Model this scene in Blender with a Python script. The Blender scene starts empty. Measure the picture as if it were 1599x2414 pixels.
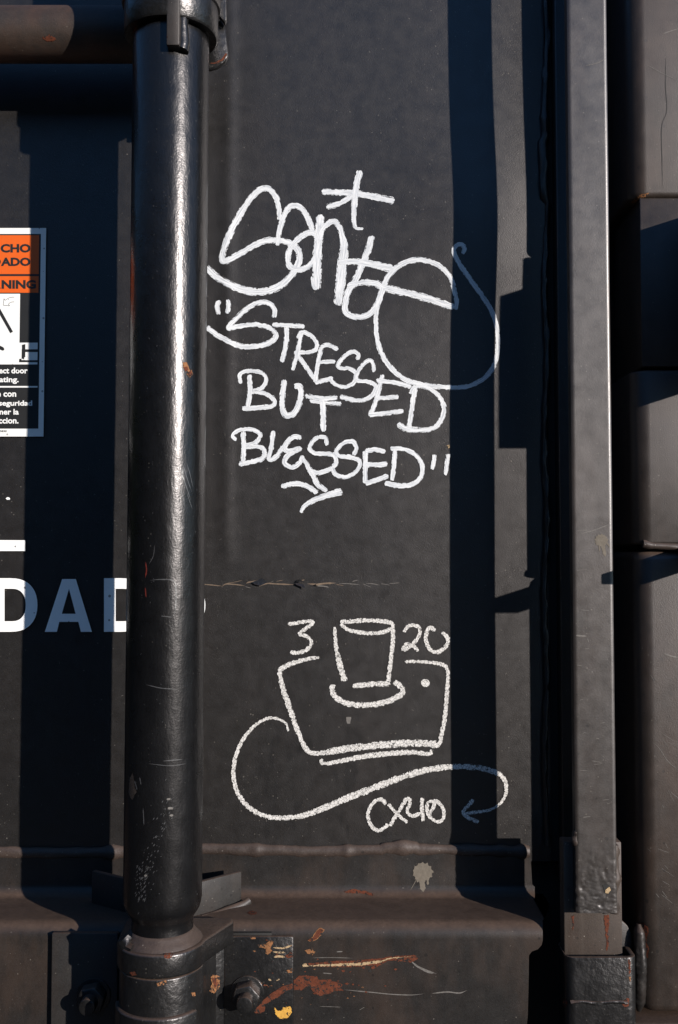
import bpy, bmesh, math, random
from mathutils import Vector, noise as mnoise
from mathutils.bvhtree import BVHTree

random.seed(7)
SC = bpy.context.scene
COL = SC.collection
S = 0.00045                     # metres per source pixel at the door plane
F = 2347.0                      # focal length in source pixels (35 mm on a 36 mm tall frame)
DIST = F * S                    # camera to door plane
ZC = 1.55                       # eye height above the ballast
PITCH = math.atan(103 / F)

# ------------------------------------------------------------------ camera
cam_d = bpy.data.cameras.new("camera")
cam_d.sensor_fit = 'VERTICAL'; cam_d.sensor_height = 36.0; cam_d.sensor_width = 24.0
cam_d.lens = 35.0; cam_d.clip_start = 0.05; cam_d.clip_end = 500
cam = bpy.data.objects.new("camera", cam_d); COL.objects.link(cam)
cam.location = (0, -DIST, ZC); cam.rotation_euler = (math.pi / 2 + PITCH, 0, 0)
SC.camera = cam

# ------------------------------------------------------------------ light
SUN_AZ, SUN_EL = math.radians(42.4), math.radians(12.3)   # azimuth to the right of the door's normal
sun_vec = Vector((math.sin(SUN_AZ) * math.cos(SUN_EL), -math.cos(SUN_AZ) * math.cos(SUN_EL), math.sin(SUN_EL)))
W_ = bpy.data.worlds.new("World"); SC.world = W_; W_.use_nodes = True
wn = W_.node_tree.nodes; bg = wn["Background"]
sky = wn.new("ShaderNodeTexSky"); sky.sky_type = 'NISHITA'; sky.sun_disc = False
sky.sun_elevation = SUN_EL; sky.sun_rotation = math.pi - SUN_AZ
sky.air_density = 1.0; sky.dust_density = 0.0; sky.ozone_density = 5.0
W_.node_tree.links.new(sky.outputs[0], bg.inputs[0]); bg.inputs[1].default_value = 0.14
sl = bpy.data.lights.new("sun", 'SUN'); sl.energy = 5.0; sl.angle = math.radians(0.53); sl.color = (1.0, 0.93, 0.86)
so = bpy.data.objects.new("sun", sl); COL.objects.link(so)
so.rotation_euler = sun_vec.to_track_quat('Z', 'Y').to_euler(); so.location = sun_vec * 20
SC.view_settings.view_transform = 'Standard'; SC.view_settings.look = 'None'
SC.view_settings.exposure = 0.4; SC.view_settings.gamma = 1.0
SC.cycles.max_bounces = 6

# ------------------------------------------------------------------ photo pixel + depth -> world
def ray(u, v):
    dx = (u - 799.5) / F; dy = (1207 - v) / F
    return Vector((dx, math.cos(PITCH) - dy * math.sin(PITCH), math.sin(PITCH) + dy * math.cos(PITCH)))
def W(u, v, h):
    """point on the sight line of photo pixel (u, v) standing h pixel-units in front of the door panel"""
    d = ray(u, v); t = (DIST - h * S) / d.y
    return Vector((d.x * t, -h * S, ZC + d.z * t))
def Wx(u, v, h): return W(u, v, h).x
def Wz(u, v, h): return W(u, v, h).z
def PX(X): return (X - 799.5) * S          # door-plane pixel column -> metres

# ------------------------------------------------------------------ materials
def new_mat(name):
    m = bpy.data.materials.new(name); m.use_nodes = True
    nt = m.node_tree; b = nt.nodes["Principled BSDF"]
    return m, nt, b
class G:
    """tiny node graph helper"""
    def __init__(s, nt): s.nt = nt
    def put(s, sock, v):
        if hasattr(v, 'is_linked') or isinstance(v, bpy.types.NodeSocket): s.nt.links.new(v, sock)
        else: sock.default_value = v
    def node(s, t, **kw):
        n = s.nt.nodes.new(t)
        for k, v in kw.items(): setattr(n, k, v)
        return n
    def math(s, op, a, b=0.0, c=0.0, clamp=False):
        n = s.node("ShaderNodeMath", operation=op, use_clamp=clamp)
        s.put(n.inputs[0], a); s.put(n.inputs[1], b); s.put(n.inputs[2], c); return n.outputs[0]
    def mix(s, f, a, b):
        n = s.node("ShaderNodeMix", data_type='RGBA')
        s.put(n.inputs[0], f); s.put(n.inputs[6], a if not isinstance(a, tuple) else (*a, 1)); s.put(n.inputs[7], b if not isinstance(b, tuple) else (*b, 1))
        return n.outputs[2]
    def noise(s, vec, scale, detail=3, rough=.5):
        n = s.node("ShaderNodeTexNoise"); s.put(n.inputs["Vector"], vec)
        n.inputs["Scale"].default_value = scale; n.inputs["Detail"].default_value = detail; n.inputs["Roughness"].default_value = rough
        return n.outputs[0]
    def vor(s, vec, scale, feature='F1'):
        n = s.node("ShaderNodeTexVoronoi", feature=feature); s.put(n.inputs["Vector"], vec); n.inputs["Scale"].default_value = scale
        return n
    def scale(s, vec, k):
        n = s.node("ShaderNodeVectorMath", operation='MULTIPLY'); s.put(n.inputs[0], vec); n.inputs[1].default_value = k
        return n.outputs[0]
    def add(s, vec, vec2):
        n = s.node("ShaderNodeVectorMath", operation='ADD'); s.put(n.inputs[0], vec); s.put(n.inputs[1], vec2)
        return n.outputs[0]
    def step(s, v, lo, hi):
        n = s.node("ShaderNodeMapRange", interpolation_type='SMOOTHSTEP'); s.put(n.inputs[0], v)
        n.inputs[1].default_value = lo; n.inputs[2].default_value = hi; return n.outputs[0]
    def mul(s, col, f):
        n = s.node("ShaderNodeMix", data_type='RGBA', blend_type='MULTIPLY'); n.inputs[0].default_value = 1
        s.put(n.inputs[6], col if not isinstance(col, tuple) else (*col, 1)); s.put(n.inputs[7], f); return n.outputs[2]
    def bump(s, h, strength, dist, normal=None):
        n = s.node("ShaderNodeBump"); s.put(n.inputs["Height"], h); n.inputs["Strength"].default_value = strength
        n.inputs["Distance"].default_value = dist
        if normal is not None: s.put(n.inputs["Normal"], normal)
        return n.outputs[0]

def paint(name, base=(.017, .0165, .0165), rough=.42, spec=.5, peel=.3, peel_scale=1150, big_bump=0.0, big_scale=(60, 60, 60),
          dust=.9, dust_col=(.075, .047, .033), speck=.45, streaks=0.0, wiped=None, scuff=0.0, mott=.5, film=0.0, rvar=.12):
    m, nt, b = new_mat(name); g = G(nt)
    geo = g.node("ShaderNodeNewGeometry"); P = geo.outputs["Position"]
    n1 = g.noise(P, 7, 5, .6); n2 = g.noise(P, 70, 5, .6); n3 = g.noise(P, 260, 3, .6)
    val = g.math('MULTIPLY_ADD', g.math('SUBTRACT', n1, .5), 2 * mott, 1.0)
    val = g.math('MULTIPLY', val, g.math('MULTIPLY_ADD', g.math('SUBTRACT', n2, .5), mott * 1.4, 1.0))
    col = g.mul(base, val)
    col = g.mul(col, g.math('MULTIPLY_ADD', g.math('SUBTRACT', g.noise(P, 800, 2, .6), .5), 1.3, 1.0))
    if film > 0:      # thin brownish road film, patchy
        fm = g.math('MULTIPLY', g.step(g.noise(g.scale(P, (5, 5, 2.2)), 3, 6, .65), .42, .72), film)
        col = g.mix(fm, col, dust_col)
    if wiped is not None:     # greasy wiped marks inside one patch of the sheet (x0, x1, z0, z1)
        q = g.node("ShaderNodeSeparateXYZ"); g.put(q.inputs[0], P)
        x0, x1, z0, z1 = wiped
        inside = g.math('MULTIPLY', g.math('MULTIPLY', g.step(q.outputs[0], x0, x0 + .05), g.step(q.outputs[0], x1, x1 - .05)), g.math('MULTIPLY', g.step(q.outputs[2], z0, z0 + .03), g.step(q.outputs[2], z1, z1 - .06)))
        marks = g.step(g.noise(g.scale(g.add(P, g.scale(g.node("ShaderNodeTexNoise").outputs[1], (.0, .0, .0))), (34, 34, 15)), 1, 3, .55), .53, .60)
        col = g.mix(g.math('MULTIPLY', g.math('MULTIPLY', inside, marks), .62), col, (.002, .002, .002))
    if streaks > 0:   # rain streaks running down
        st = g.step(g.noise(g.scale(P, (90, 90, 2.0)), 1, 4, .6), .52, .75)
        col = g.mix(g.math('MULTIPLY', st, streaks), col, (.05, .038, .03))
    v = g.vor(P, 420); cellr = g.node("ShaderNodeSeparateColor"); g.put(cellr.inputs[0], v.outputs["Color"])
    rad = g.math('MULTIPLY', g.math('POWER', cellr.outputs[0], 9.0), .30)
    sp = g.math('LESS_THAN', v.outputs["Distance"], rad)
    col = g.mix(g.math('MULTIPLY', sp, g.math('MULTIPLY', cellr.outputs[1], speck)), col, (.42, .38, .32))
    v2 = g.vor(P, 120); c2 = g.node("ShaderNodeSeparateColor"); g.put(c2.inputs[0], v2.outputs["Color"])
    dk = g.math('LESS_THAN', v2.outputs["Distance"], g.math('MULTIPLY', g.math('POWER', c2.outputs[0], 5.0), .22))
    col = g.mix(g.math('MULTIPLY', dk, .55), col, (.004, .004, .004))
    nz = g.node("ShaderNodeSeparateXYZ"); g.put(nz.inputs[0], geo.outputs["Normal"])
    up = g.step(nz.outputs[2], .25, .95)
    dm = g.math('MULTIPLY', g.math('MULTIPLY', up, dust), g.math('MULTIPLY_ADD', n2, .7, .55), clamp=True)
    col = g.mix(dm, col, g.mul(dust_col, g.math('MULTIPLY_ADD', n3, .8, .6)))
    g.put(b.inputs["Base Color"], col)
    r = g.math('ADD', g.math('MULTIPLY_ADD', g.math('SUBTRACT', n2, .5), rvar * 2, rough), g.math('MULTIPLY', dm, .3), clamp=True)
    g.put(b.inputs["Roughness"], r)
    b.inputs["Specular IOR Level"].default_value = spec
    b.inputs["Specular Tint"].default_value = (1.0, .96, .97, 1)
    nrm = g.bump(g.noise(P, peel_scale, 2, .5), peel, .0004)
    if big_bump > 0: nrm = g.bump(g.noise(g.scale(P, big_scale), 1, 3, .55), big_bump, .0012, nrm)
    g.put(b.inputs["Normal"], nrm)
    return m

M = {}
M['panel'] = paint("door_paint", base=(.0098, .0089, .0082), rough=.40, spec=.68, peel=.4, speck=.2, film=.03, streaks=.05, mott=.22, wiped=(PX(560), PX(1010), Wz(800, 2030, 0), Wz(800, 1640, 0)))
M['sill'] = paint("sill_paint", base=(.0125, .0115, .0108), spec=.4, rough=.42, mott=.35, peel=.3, film=.30, speck=.2)
M['pipe'] = paint("pipe_enamel", base=(.0042, .0042, .0045), rough=.29, spec=.46, peel=.22, peel_scale=600, big_bump=.2, big_scale=(300, 300, 110), dust=.9, speck=.08, rvar=.07)
M['rod'] = paint("grimy_rod_paint", base=(.022, .017, .014), rough=.55, peel=.5, film=.28, dust=.3, speck=.15, dust_col=(.11, .05, .025))
M['bar'] = paint("bar_paint", base=(.0240, .0208, .0185), rough=.385, spec=.85, peel=.18, film=.14, speck=.15)
M['post'] = paint("post_paint", base=(.0185, .0138, .0108), rough=.44, spec=.55, peel=.3, film=.35, streaks=.25, speck=.15)
M['cast'] = paint("cast_black_paint", base=(.0075, .0074, .0074), rough=.33, spec=.6, peel=.4, peel_scale=350, big_bump=.45, big_scale=(170, 170, 170), dust=.8, speck=.15)
M['dusty'] = paint("dusty_weld", base=(.036, .025, .020), rough=.55, peel=.6, peel_scale=300, dust=.6, dust_col=(.08, .053, .04), mott=.7)
M['plate'] = paint("plate_paint", base=(.022, .021, .020), rough=.5, peel=.3, film=.2, dust=.85)
M['browned'] = paint("browned_steel", base=(.034, .025, .019), rough=.6, peel=.4, film=.4, streaks=.9)

def flat(name, col, rough=.5, var=.12, scale=60, spec=.4, bump=0.0, grime=0.0, left=0.0):
    m, nt, b = new_mat(name); g = G(nt)
    P = g.node("ShaderNodeNewGeometry").outputs["Position"]
    n = g.noise(P, scale, 5, .65)
    c = g.mul(col, g.math('MULTIPLY_ADD', g.math('SUBTRACT', n, .5), 2 * var, 1.0))
    if left > 0:
        pm = g.step(g.noise(P, 330, 4, .7), .62 - left, .66 - left)
        c = g.mix(pm, c, (.016, .014, .013))
    if grime > 0:
        v = g.vor(P, 190); cr = g.node("ShaderNodeSeparateColor"); g.put(cr.inputs[0], v.outputs["Color"])
        d = g.math('LESS_THAN', v.outputs["Distance"], g.math('MULTIPLY', g.math('POWER', cr.outputs[0], 7.0), .3))
        c = g.mix(g.math('MULTIPLY', d, grime), c, (.05, .045, .04))
    g.put(b.inputs["Base Color"], c); b.inputs["Roughness"].default_value = rough; b.inputs["Specular IOR Level"].default_value = spec
    if bump > 0: g.put(b.inputs["Normal"], g.bump(g.noise(P, 350, 3), bump, .0005))
    return m
M['vinyl_white'] = flat("white_vinyl", (.72, .72, .70), .45, .04, 40, grime=.6)
M['vinyl_black'] = flat("black_vinyl", (.018, .018, .018), .4, .2, grime=.0)
M['vinyl_orange'] = flat("orange_vinyl", (.62, .10, .010), .42, .06, 40)
M['letter_white'] = flat("white_lettering", (.78, .78, .77), .5, .05, 60, grime=.7)
M['rust'] = flat("rust", (.095, .027, .013), .85, .85, 230, .2, .9, left=.09)
M['rust_tan'] = flat("rust_and_primer", (.20, .090, .038), .8, .85, 240, .2, .8, left=.10)
M['cream'] = flat("bared_primer", (.34, .24, .135), .7, .5, 260, .3, .4, left=.07)
M['yellow'] = flat("yellow_paint_dab", (.52, .28, .05), .6, .35, 240, .3, .4, left=.05)
M['splat'] = flat("dried_splat", (.13, .112, .09), .85, .35, 220, .2, .6)
M['silver'] = flat("bare_scraped_paint", (.05, .05, .052), .3, .4, 200, .6, .3)
M['scratch'] = flat("pale_scratch", (.12, .11, .10), .6, .5, 300, .3)
M['tanline'] = flat("tan_paint_edge", (.125, .090, .062), .7, .5, 300, .3)
M['dark'] = flat("dark_recess_steel", (.012, .011, .010), .7, .3)
M['redmark'] = flat("red_scrape", (.10, .015, .010), .6, .5, 300, .3)

def marker(name, kind):
    """white marker paint: coverage breaks up at the stroke's ragged edge and along the bristles"""
    m, nt, b = new_mat(name); g = G(nt)
    uv = g.node("ShaderNodeUVMap", uv_map="run").outputs[0]          # metres along / across
    ed = g.node("ShaderNodeUVMap", uv_map="edge").outputs[0]         # -1..1 across, dryness
    P = g.node("ShaderNodeNewGeometry").outputs["Position"]
    sx = g.node("ShaderNodeSeparateXYZ"); g.put(sx.inputs[0], ed)
    e = g.math('ABSOLUTE', sx.outputs[0]); dry = sx.outputs[1]
    out = nt.nodes["Material Output"]
    if kind == 'wet':
        streak = g.noise(g.scale(uv, (55, 1500, 1)), 1, 4, .65)
        nz = g.noise(g.scale(uv, (230, 800, 1)), 1, 4, .65)
        lim = g.math('MULTIPLY_ADD', g.math('SUBTRACT', nz, .5), 2.0, .88)
        cov = g.math('LESS_THAN', e, lim)
        press = g.step(g.noise(g.scale(uv, (38, 130, 1)), 1, 3, .6), .40, .68)        # where the nib was running dry
        dryness = g.math('ADD', g.math('MULTIPLY', dry, .6), g.math('MULTIPLY', press, .55))
        hole = g.math('GREATER_THAN', g.math('ADD', g.math('MULTIPLY', g.noise(P, 800, 3, .7), .45), g.math('MULTIPLY', streak, .55)),
                      g.math('SUBTRACT', .72, g.math('MULTIPLY', g.math('MULTIPLY', dryness, g.math('ADD', e, .22)), .27)))
        cov = g.math('MULTIPLY', cov, g.math('SUBTRACT', 1.0, hole))
        col = g.mix(g.step(streak, .40, .66), (.67, .68, .69), (.34, .36, .39))
        b.inputs["Roughness"].default_value = .42
        g.put(b.inputs["Normal"], g.bump(streak, .6, .0004))
    else:
        v = g.vor(P, 300, 'DISTANCE_TO_EDGE')
        crack = g.math('LESS_THAN', v.outputs["Distance"], .045)
        nz = g.noise(P, 430, 3, .65)
        lim = g.math('MULTIPLY_ADD', g.math('SUBTRACT', nz, .5), 2.4, .86)
        cov = g.math('LESS_THAN', e, lim)
        hole = g.math('GREATER_THAN', g.noise(P, 430, 4, .7), g.math('SUBTRACT', .80, g.math('MULTIPLY', dry, .17)))
        cov = g.math('MULTIPLY', cov, g.math('SUBTRACT', 1.0, hole))
        cov = g.math('MULTIPLY', cov, g.math('SUBTRACT', 1.0, g.math('MULTIPLY', crack, .65)))
        col = g.mix(g.step(g.noise(P, 300, 3), .35, .7), (.60, .58, .555), (.47, .455, .43))
        b.inputs["Roughness"].default_value = .7
    g.put(b.inputs["Base Color"], col)
    tr = g.node("ShaderNodeBsdfTransparent"); mx = g.node("ShaderNodeMixShader")
    g.put(mx.inputs[0], cov); nt.links.new(tr.outputs[0], mx.inputs[1]); nt.links.new(b.outputs[0], mx.inputs[2])
    nt.links.new(mx.outputs[0], out.inputs[0])
    return m
M['marker'] = marker("white_paint_marker", 'wet')
M['chalk'] = marker("cracked_white_marker", 'chalk')

gm, gnt, gb = new_mat("ballast_ground"); gg = G(gnt)
gP = gg.node("ShaderNodeNewGeometry").outputs["Position"]
gv = gg.vor(gP, 18); gcol = gg.mix(gg.noise(gP, 3, 4), (.018, .016, .014), (.042, .036, .030))
gg.put(gb.inputs["Base Color"], gg.mul(gcol, gg.math('MULTIPLY_ADD', gv.outputs["Distance"], .8, .6)))
gb.inputs["Roughness"].default_value = .95
gg.put(gb.inputs["Normal"], gg.bump(gv.outputs["Distance"], .8, .03))

# ------------------------------------------------------------------ object helpers
def thing(name, label, cat, loc, group=None):
    o = bpy.data.objects.new(name, None); COL.objects.link(o); o.location = loc; o.empty_display_size = .05
    o["label"] = label; o["category"] = cat
    if group: o["group"] = group
    return o
def base_of(o):
    l = Vector(o.location)
    while o.parent: o = o.parent; l += Vector(o.location)
    return l
def link(name, verts, faces, m, parent=None, smooth=35, bevel=0.0, seg=2, label=None, stuff=False):
    off = base_of(parent) if parent else Vector((0, 0, 0))
    me = bpy.data.meshes.new(name)
    me.from_pydata([Vector(v) - off for v in verts], [], faces); me.update()
    bm = bmesh.new(); bm.from_mesh(me); bmesh.ops.remove_doubles(bm, verts=bm.verts, dist=1e-6)
    bmesh.ops.recalc_face_normals(bm, faces=bm.faces)
    if bevel > 0:
        ed = [e for e in bm.edges if len(e.link_faces) == 2 and e.calc_face_angle(0) > math.radians(40)]
        bmesh.ops.bevel(bm, geom=ed, offset=bevel, segments=seg, affect='EDGES', profile=.5, clamp_overlap=True)
    bm.to_mesh(me); bm.free()
    if smooth:
        me.shade_smooth(); me.set_sharp_from_angle(angle=math.radians(smooth))
    me.materials.append(m)
    o = bpy.data.objects.new(name, me); COL.objects.link(o)
    if parent: o.parent = parent
    if label: o["label"] = label
    if stuff: o["kind"] = "stuff"
    return o
def box(name, x0, x1, h0, h1, z0, z1, m, parent, bevel=.0012, **k):
    v = [(x, -h * S, z) for z in (z0, z1) for h in (h0, h1) for x in (x0, x1)]
    f = [(0, 1, 3, 2), (4, 6, 7, 5), (0, 4, 5, 1), (1, 5, 7, 3), (3, 7, 6, 2), (2, 6, 4, 0)]
    return link(name, v, f, m, parent, bevel=bevel, **k)
def prism_z(name, poly, z0, z1, m, parent, bevel=.0012, inner=None, **k):
    """poly: (x metres, h px) in plan, extruded in height"""
    n = len(poly)
    v = [(x, -h * S, z0) for x, h in poly] + [(x, -h * S, z1) for x, h in poly]
    f = [(i, (i + 1) % n, n + (i + 1) % n, n + i) for i in range(n)]
    if inner is None: f += [tuple(range(n - 1, -1, -1)), tuple(range(n, 2 * n))]
    else:
        o = 2 * n
        v += [(x, -h * S, z0) for x, h in inner] + [(x, -h * S, z1) for x, h in inner]
        f += [(o + i, o + n + i, o + n + (i + 1) % n, o + (i + 1) % n) for i in range(n)]
        f += [(n + i, n + (i + 1) % n, o + n + (i + 1) % n, o + n + i) for i in range(n)]
        f += [(i, o + i, o + (i + 1) % n, (i + 1) % n) for i in range(n)]
    return link(name, v, f, m, parent, bevel=bevel, **k)
def prism_y(name, pts, h0, h1, m, parent, bevel=.001, **k):
    """pts: world (x, z) outline facing the camera, from depth h0 to h1"""
    n = len(pts)
    v = [(x, -h0 * S, z) for x, z in pts] + [(x, -h1 * S, z) for x, z in pts]
    f = [(i, (i + 1) % n, n + (i + 1) % n, n + i) for i in range(n)] + [tuple(range(n - 1, -1, -1)), tuple(range(n, 2 * n))]
    return link(name, v, f, m, parent, bevel=bevel, **k)
def lathe(name, prof, axis, m, parent, seg=64, jitter=0.0, **k):
    """prof: (radius m, z); axis(z)->(x, y)"""
    v, f = [], []
    for r, z in prof:
        ax, ay = axis(z)
        for i in range(seg):
            a = 2 * math.pi * i / seg
            rr = r + (mnoise.noise(Vector((math.cos(a) * 6, math.sin(a) * 6, z * 90))) * jitter if jitter else 0)
            v.append((ax + rr * math.cos(a), ay + rr * math.sin(a), z))
    for j in range(len(prof) - 1):
        for i in range(seg):
            i2 = (i + 1) % seg
            f.append((j * seg + i, j * seg + i2, (j + 1) * seg + i2, (j + 1) * seg + i))
    f.append(tuple(range(seg - 1, -1, -1))); f.append(tuple(range((len(prof) - 1) * seg, len(prof) * seg)))
    return link(name, v, f, m, parent, **k)
def sweep(name, pts, rad, m, parent, seg=10, wob=0.0, freq=60, squash=1.0, helix=0.0, **k):
    """bead or rod along world points; rad constant or per-point function"""
    v, f = [], []; n = len(pts)
    for i, p in enumerate(pts):
        p = Vector(p); t = (Vector(pts[min(i + 1, n - 1)]) - Vector(pts[max(i - 1, 0)])).normalized()
        a = Vector((0, -1, 0)) if abs(t.y) < .9 else Vector((0, 0, 1))
        b = t.cross(a).normalized(); a = b.cross(t)
        r = rad(i / (n - 1)) if callable(rad) else rad
        for j in range(seg):
            an = 2 * math.pi * j / seg
            d = a * math.cos(an) * squash + b * math.sin(an)
            rr = r * (1 + wob * mnoise.noise(p * freq + d * 1.1) + helix * math.sin(i * 1.15 + 1.6 * an + 2 * mnoise.noise(p * 40)))
            v.append(p + d * rr)
    for i in range(n - 1):
        for j in range(seg):
            j2 = (j + 1) % seg
            f.append((i * seg + j, i * seg + j2, (i + 1) * seg + j2, (i + 1) * seg + j))
    f.append(tuple(range(seg - 1, -1, -1))); f.append(tuple(range((n - 1) * seg, n * seg)))
    return link(name, v, f, m, parent, smooth=60, **k)
def arc(cx, cy, r, a0, a1, n):
    return [(cx + r * math.cos(math.radians(a0 + (a1 - a0) * i / n)), cy + r * math.sin(math.radians(a0 + (a1 - a0) * i / n))) for i in range(n + 1)]
def spline(pts, step=2.0):
    """Catmull-Rom through pixel points, resampled"""
    if len(pts) == 2: P = [pts[0], pts[0], pts[1], pts[1]]
    else: P = [tuple(2 * a - b for a, b in zip(pts[0], pts[1]))] + list(pts) + [tuple(2 * a - b for a, b in zip(pts[-1], pts[-2]))]
    out = []
    for i in range(1, len(P) - 2):
        p0, p1, p2, p3 = P[i - 1:i + 3]
        L = math.dist(p1, p2); n = max(2, int(L / step))
        for k in range(n):
            t = k / n
            out.append(tuple(.5 * ((2 * b) + (-a + c) * t + (2 * a - 5 * b + 4 * c - d) * t * t + (-a + 3 * b - 3 * c + d) * t ** 3) for a, b, c, d in zip(p0, p1, p2, p3)))
    out.append(tuple(P[-2])); return out
class Hit:
    """finds the point of one finished surface that a photo pixel shows"""
    def __init__(s, o):
        s.off = base_of(o); s.bvh = BVHTree.FromPolygons([v.co for v in o.data.vertices], [p.vertices for p in o.data.polygons])
    def at(s, u, v, lift=.0002):
        org = Vector(cam.location) - s.off
        loc, nrm, _, _ = s.bvh.ray_cast(org, ray(u, v).normalized())
        if loc is None: return None
        if nrm.dot(ray(u, v)) > 0: nrm = -nrm
        return loc + s.off + nrm * lift
def patch(name, outline, hit, m, parent, lift=.0003, rag=1.2, label=None, sub=1):
    """thin flake or stain with a ragged outline lying on a surface"""
    pts = []
    n = len(outline); sd = random.random() * 100
    for i in range(n):
        a, b = outline[i], outline[(i + 1) % n]; k = max(1, int(math.dist(a, b) / 2.2))
        for j in range(k):
            t = j / k; x = a[0] + (b[0] - a[0]) * t; y = a[1] + (b[1] - a[1]) * t
            pts.append((x + rag * mnoise.noise(Vector((x * .35, y * .35, sd))) * 1.6, y + rag * mnoise.noise(Vector((x * .35, y * .35, sd + 9))) * 1.6))
    bm = bmesh.new(); vs = [bm.verts.new((x, y, 0)) for x, y in pts]
    es = [bm.edges.new((vs[i], vs[(i + 1) % len(vs)])) for i in range(len(vs))]
    bmesh.ops.triangle_fill(bm, edges=es, use_beauty=True)
    if sub: bmesh.ops.subdivide_edges(bm, edges=[e for e in bm.edges if e.calc_length() > 9], cuts=sub)
    bm.verts.index_update(); ok = {}
    for q in bm.verts:
        w = hit.at(q.co.x, q.co.y, lift); ok[q.index] = w
    idx = {}; V = []
    for i, w in ok.items():
        if w is not None: idx[i] = len(V); V.append(w)
    Fc = [tuple(idx[q.index] for q in fc.verts) for fc in bm.faces if all(q.index in idx for q in fc.verts)]
    bm.free()
    if not Fc: return None
    return link(name, V, Fc, m, parent, smooth=60, label=label)
def strip(pts, hit, w, lift=.00025, taper=True, step=2.0):
    sp = spline(pts, step); V, Fc = [], []; n = len(sp); prev = False
    for i, (x, y) in enumerate(sp):
        a = sp[max(i - 1, 0)]; b = sp[min(i + 1, n - 1)]; L = math.dist(a, b) or 1
        nx, ny = -(b[1] - a[1]) / L, (b[0] - a[0]) / L
        k = i / (n - 1); ww = w * .5 * ((min(1, 5 * k, 5 * (1 - k)) if taper else 1) * .9 + .1) * (1 + .4 * mnoise.noise(Vector((x * .2, y * .2, 3))))
        p, q = hit.at(x + nx * ww, y + ny * ww, lift), hit.at(x - nx * ww, y - ny * ww, lift)
        if p is None or q is None: prev = False; continue
        V += [p, q]
        if prev: m_ = len(V); Fc.append((m_ - 4, m_ - 3, m_ - 1, m_ - 2))
        prev = True
    return V, Fc
def strips(name, lines, hit, m, parent, stuff=True, label=None):
    V, Fc = [], []
    for pts, w in lines:
        a, b = strip(pts, hit, w); o = len(V); V += a; Fc += [tuple(i + o for i in q) for q in b]
    if Fc: return link(name, V, Fc, m, parent, smooth=60, stuff=stuff, label=label)

# ------------------------------------------------------------------ ground (below and in front of the picture)
gr = link("ground", [(-300, -300, 0), (300, -300, 0), (300, 300, 0), (-300, 300, 0)], [(0, 1, 2, 3)], gm, None, smooth=0)
gr["kind"] = "structure"

# unseen dark skyline behind the camera, shaped as trees, added to darken the paint's reflections
TV, TF = [], []
for i in range(150):
    a = math.radians(-125 + 148 * i / 149); rr = 22 + random.uniform(-2, 2)
    for k in range(4):
        c = Vector((rr * math.sin(a), -rr * math.cos(a), 0.9 + 2.1 * k + random.uniform(-.4, .4) + .7 * mnoise.noise(Vector((a * 6, 0, 0)))))
        bm = bmesh.new(); bmesh.ops.create_icosphere(bm, subdivisions=2, radius=1.35)
        o = len(TV)
        for q in bm.verts:
            TV.append(c + q.co * (1 + .45 * mnoise.noise(q.co * 1.6 + c) + .2 * mnoise.noise(q.co * 4 + c)))
        TF += [tuple(v.index + o for v in fc.verts) for fc in bm.faces]; bm.free()
tl = link("unseen_skyline", TV, TF, flat("dark_skyline", (.022, .03, .014), .9, .5, 3), None, smooth=0); tl["kind"] = "stuff"

# ================================================================== THE DOOR
door = thing("freight_car_door", "black painted steel boxcar door panel with welded sill, behind the pipe and the white writing", "door", (PX(600), 0, Wz(800, 2600, 190)))
def dent(x, z):
    """buckling of the sheet, in px units towards the camera"""
    X = x / S + 799.5; Y = 1310 - (z - ZC) / S
    d = 11 * math.exp(-((Y - 500) / 230) ** 2) * math.exp(-((X - 1120) / 190) ** 2)
    d += 2.0 * math.exp(-((X - 535) / 18) ** 2) * (1 if Y < 1250 else math.exp(-((Y - 1250) / 80) ** 2))
    d += 2.2 * mnoise.noise(Vector((X / 330, Y / 520, 1.3)))
    return d
PX0, PX1 = PX(-420), PX(1293); PZ0, PZ1 = Wz(800, 2030, 0), Wz(800, -160, 0)
NX, NZ = 230, 180
pv, pf = [], []
for j in range(NZ + 1):
    for i in range(NX + 1):
        x = PX0 + (PX1 - PX0) * i / NX; z = PZ0 + (PZ1 - PZ0) * j / NZ
        pv.append((x, -dent(x, z) * S, z))
for j in range(NZ):
    for i in range(NX):
        a = j * (NX + 1) + i; pf.append((a, a + 1, a + NX + 2, a + NX + 1))
panel = link("panel", pv, pf, M['panel'], door)
H_panel = Hit(panel)

# sill: lower strip of the door, dusty ledge, rounded nose and front apron.  (h, v) profile + right end column
zl = Wz(800, 2112, 14)
def sz(v, h): return Wz(800, v, h)
prof = [(9, sz(2004, 9), 1252), (9, sz(2085, 9), 1256)]
prof += [(9 + 26 * (1 - math.cos(t)), zl + 26 * S * (1 - math.sin(t)), 1262) for t in [i * math.pi / 12 for i in range(1, 7)]]
prof += [(70, zl, 1296), (120, zl, 1292), (158, zl, 1284)]
prof += [(160 + 30 * math.sin(t), zl - 30 * S * (1 - math.cos(t)), 1280) for t in [i * math.pi / 14 for i in range(1, 8)]]
prof += [(190, sz(2216, 190), 1280), (190, sz(2228, 190), 1277), (190, sz(2238, 190), 1268), (190, sz(2243, 190), 1254), (190, sz(2252, 190), 1247),
         (190, sz(2300, 190), 1246), (190, sz(2395, 190), 1243), (190, sz(2440, 190), 1238), (190, sz(2600, 190), 1238)]
xl = PX(-420); sv, sf = [], []; NC = 60
for h, z, u in prof:
    xr = Wx(u, 2200, h)
    for i in range(NC + 1):
        x = xl + (xr - xl) * i / NC
        wv = .8 * mnoise.noise(Vector((x * 9, z * 9, 2)))
        sv.append((x, -(h + wv) * S, z))
for j in range(len(prof) - 1):
    for i in range(NC):
        a = j * (NC + 1) + i; sf.append((a, a + 1, a + NC + 2, a + NC + 1))
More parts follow.
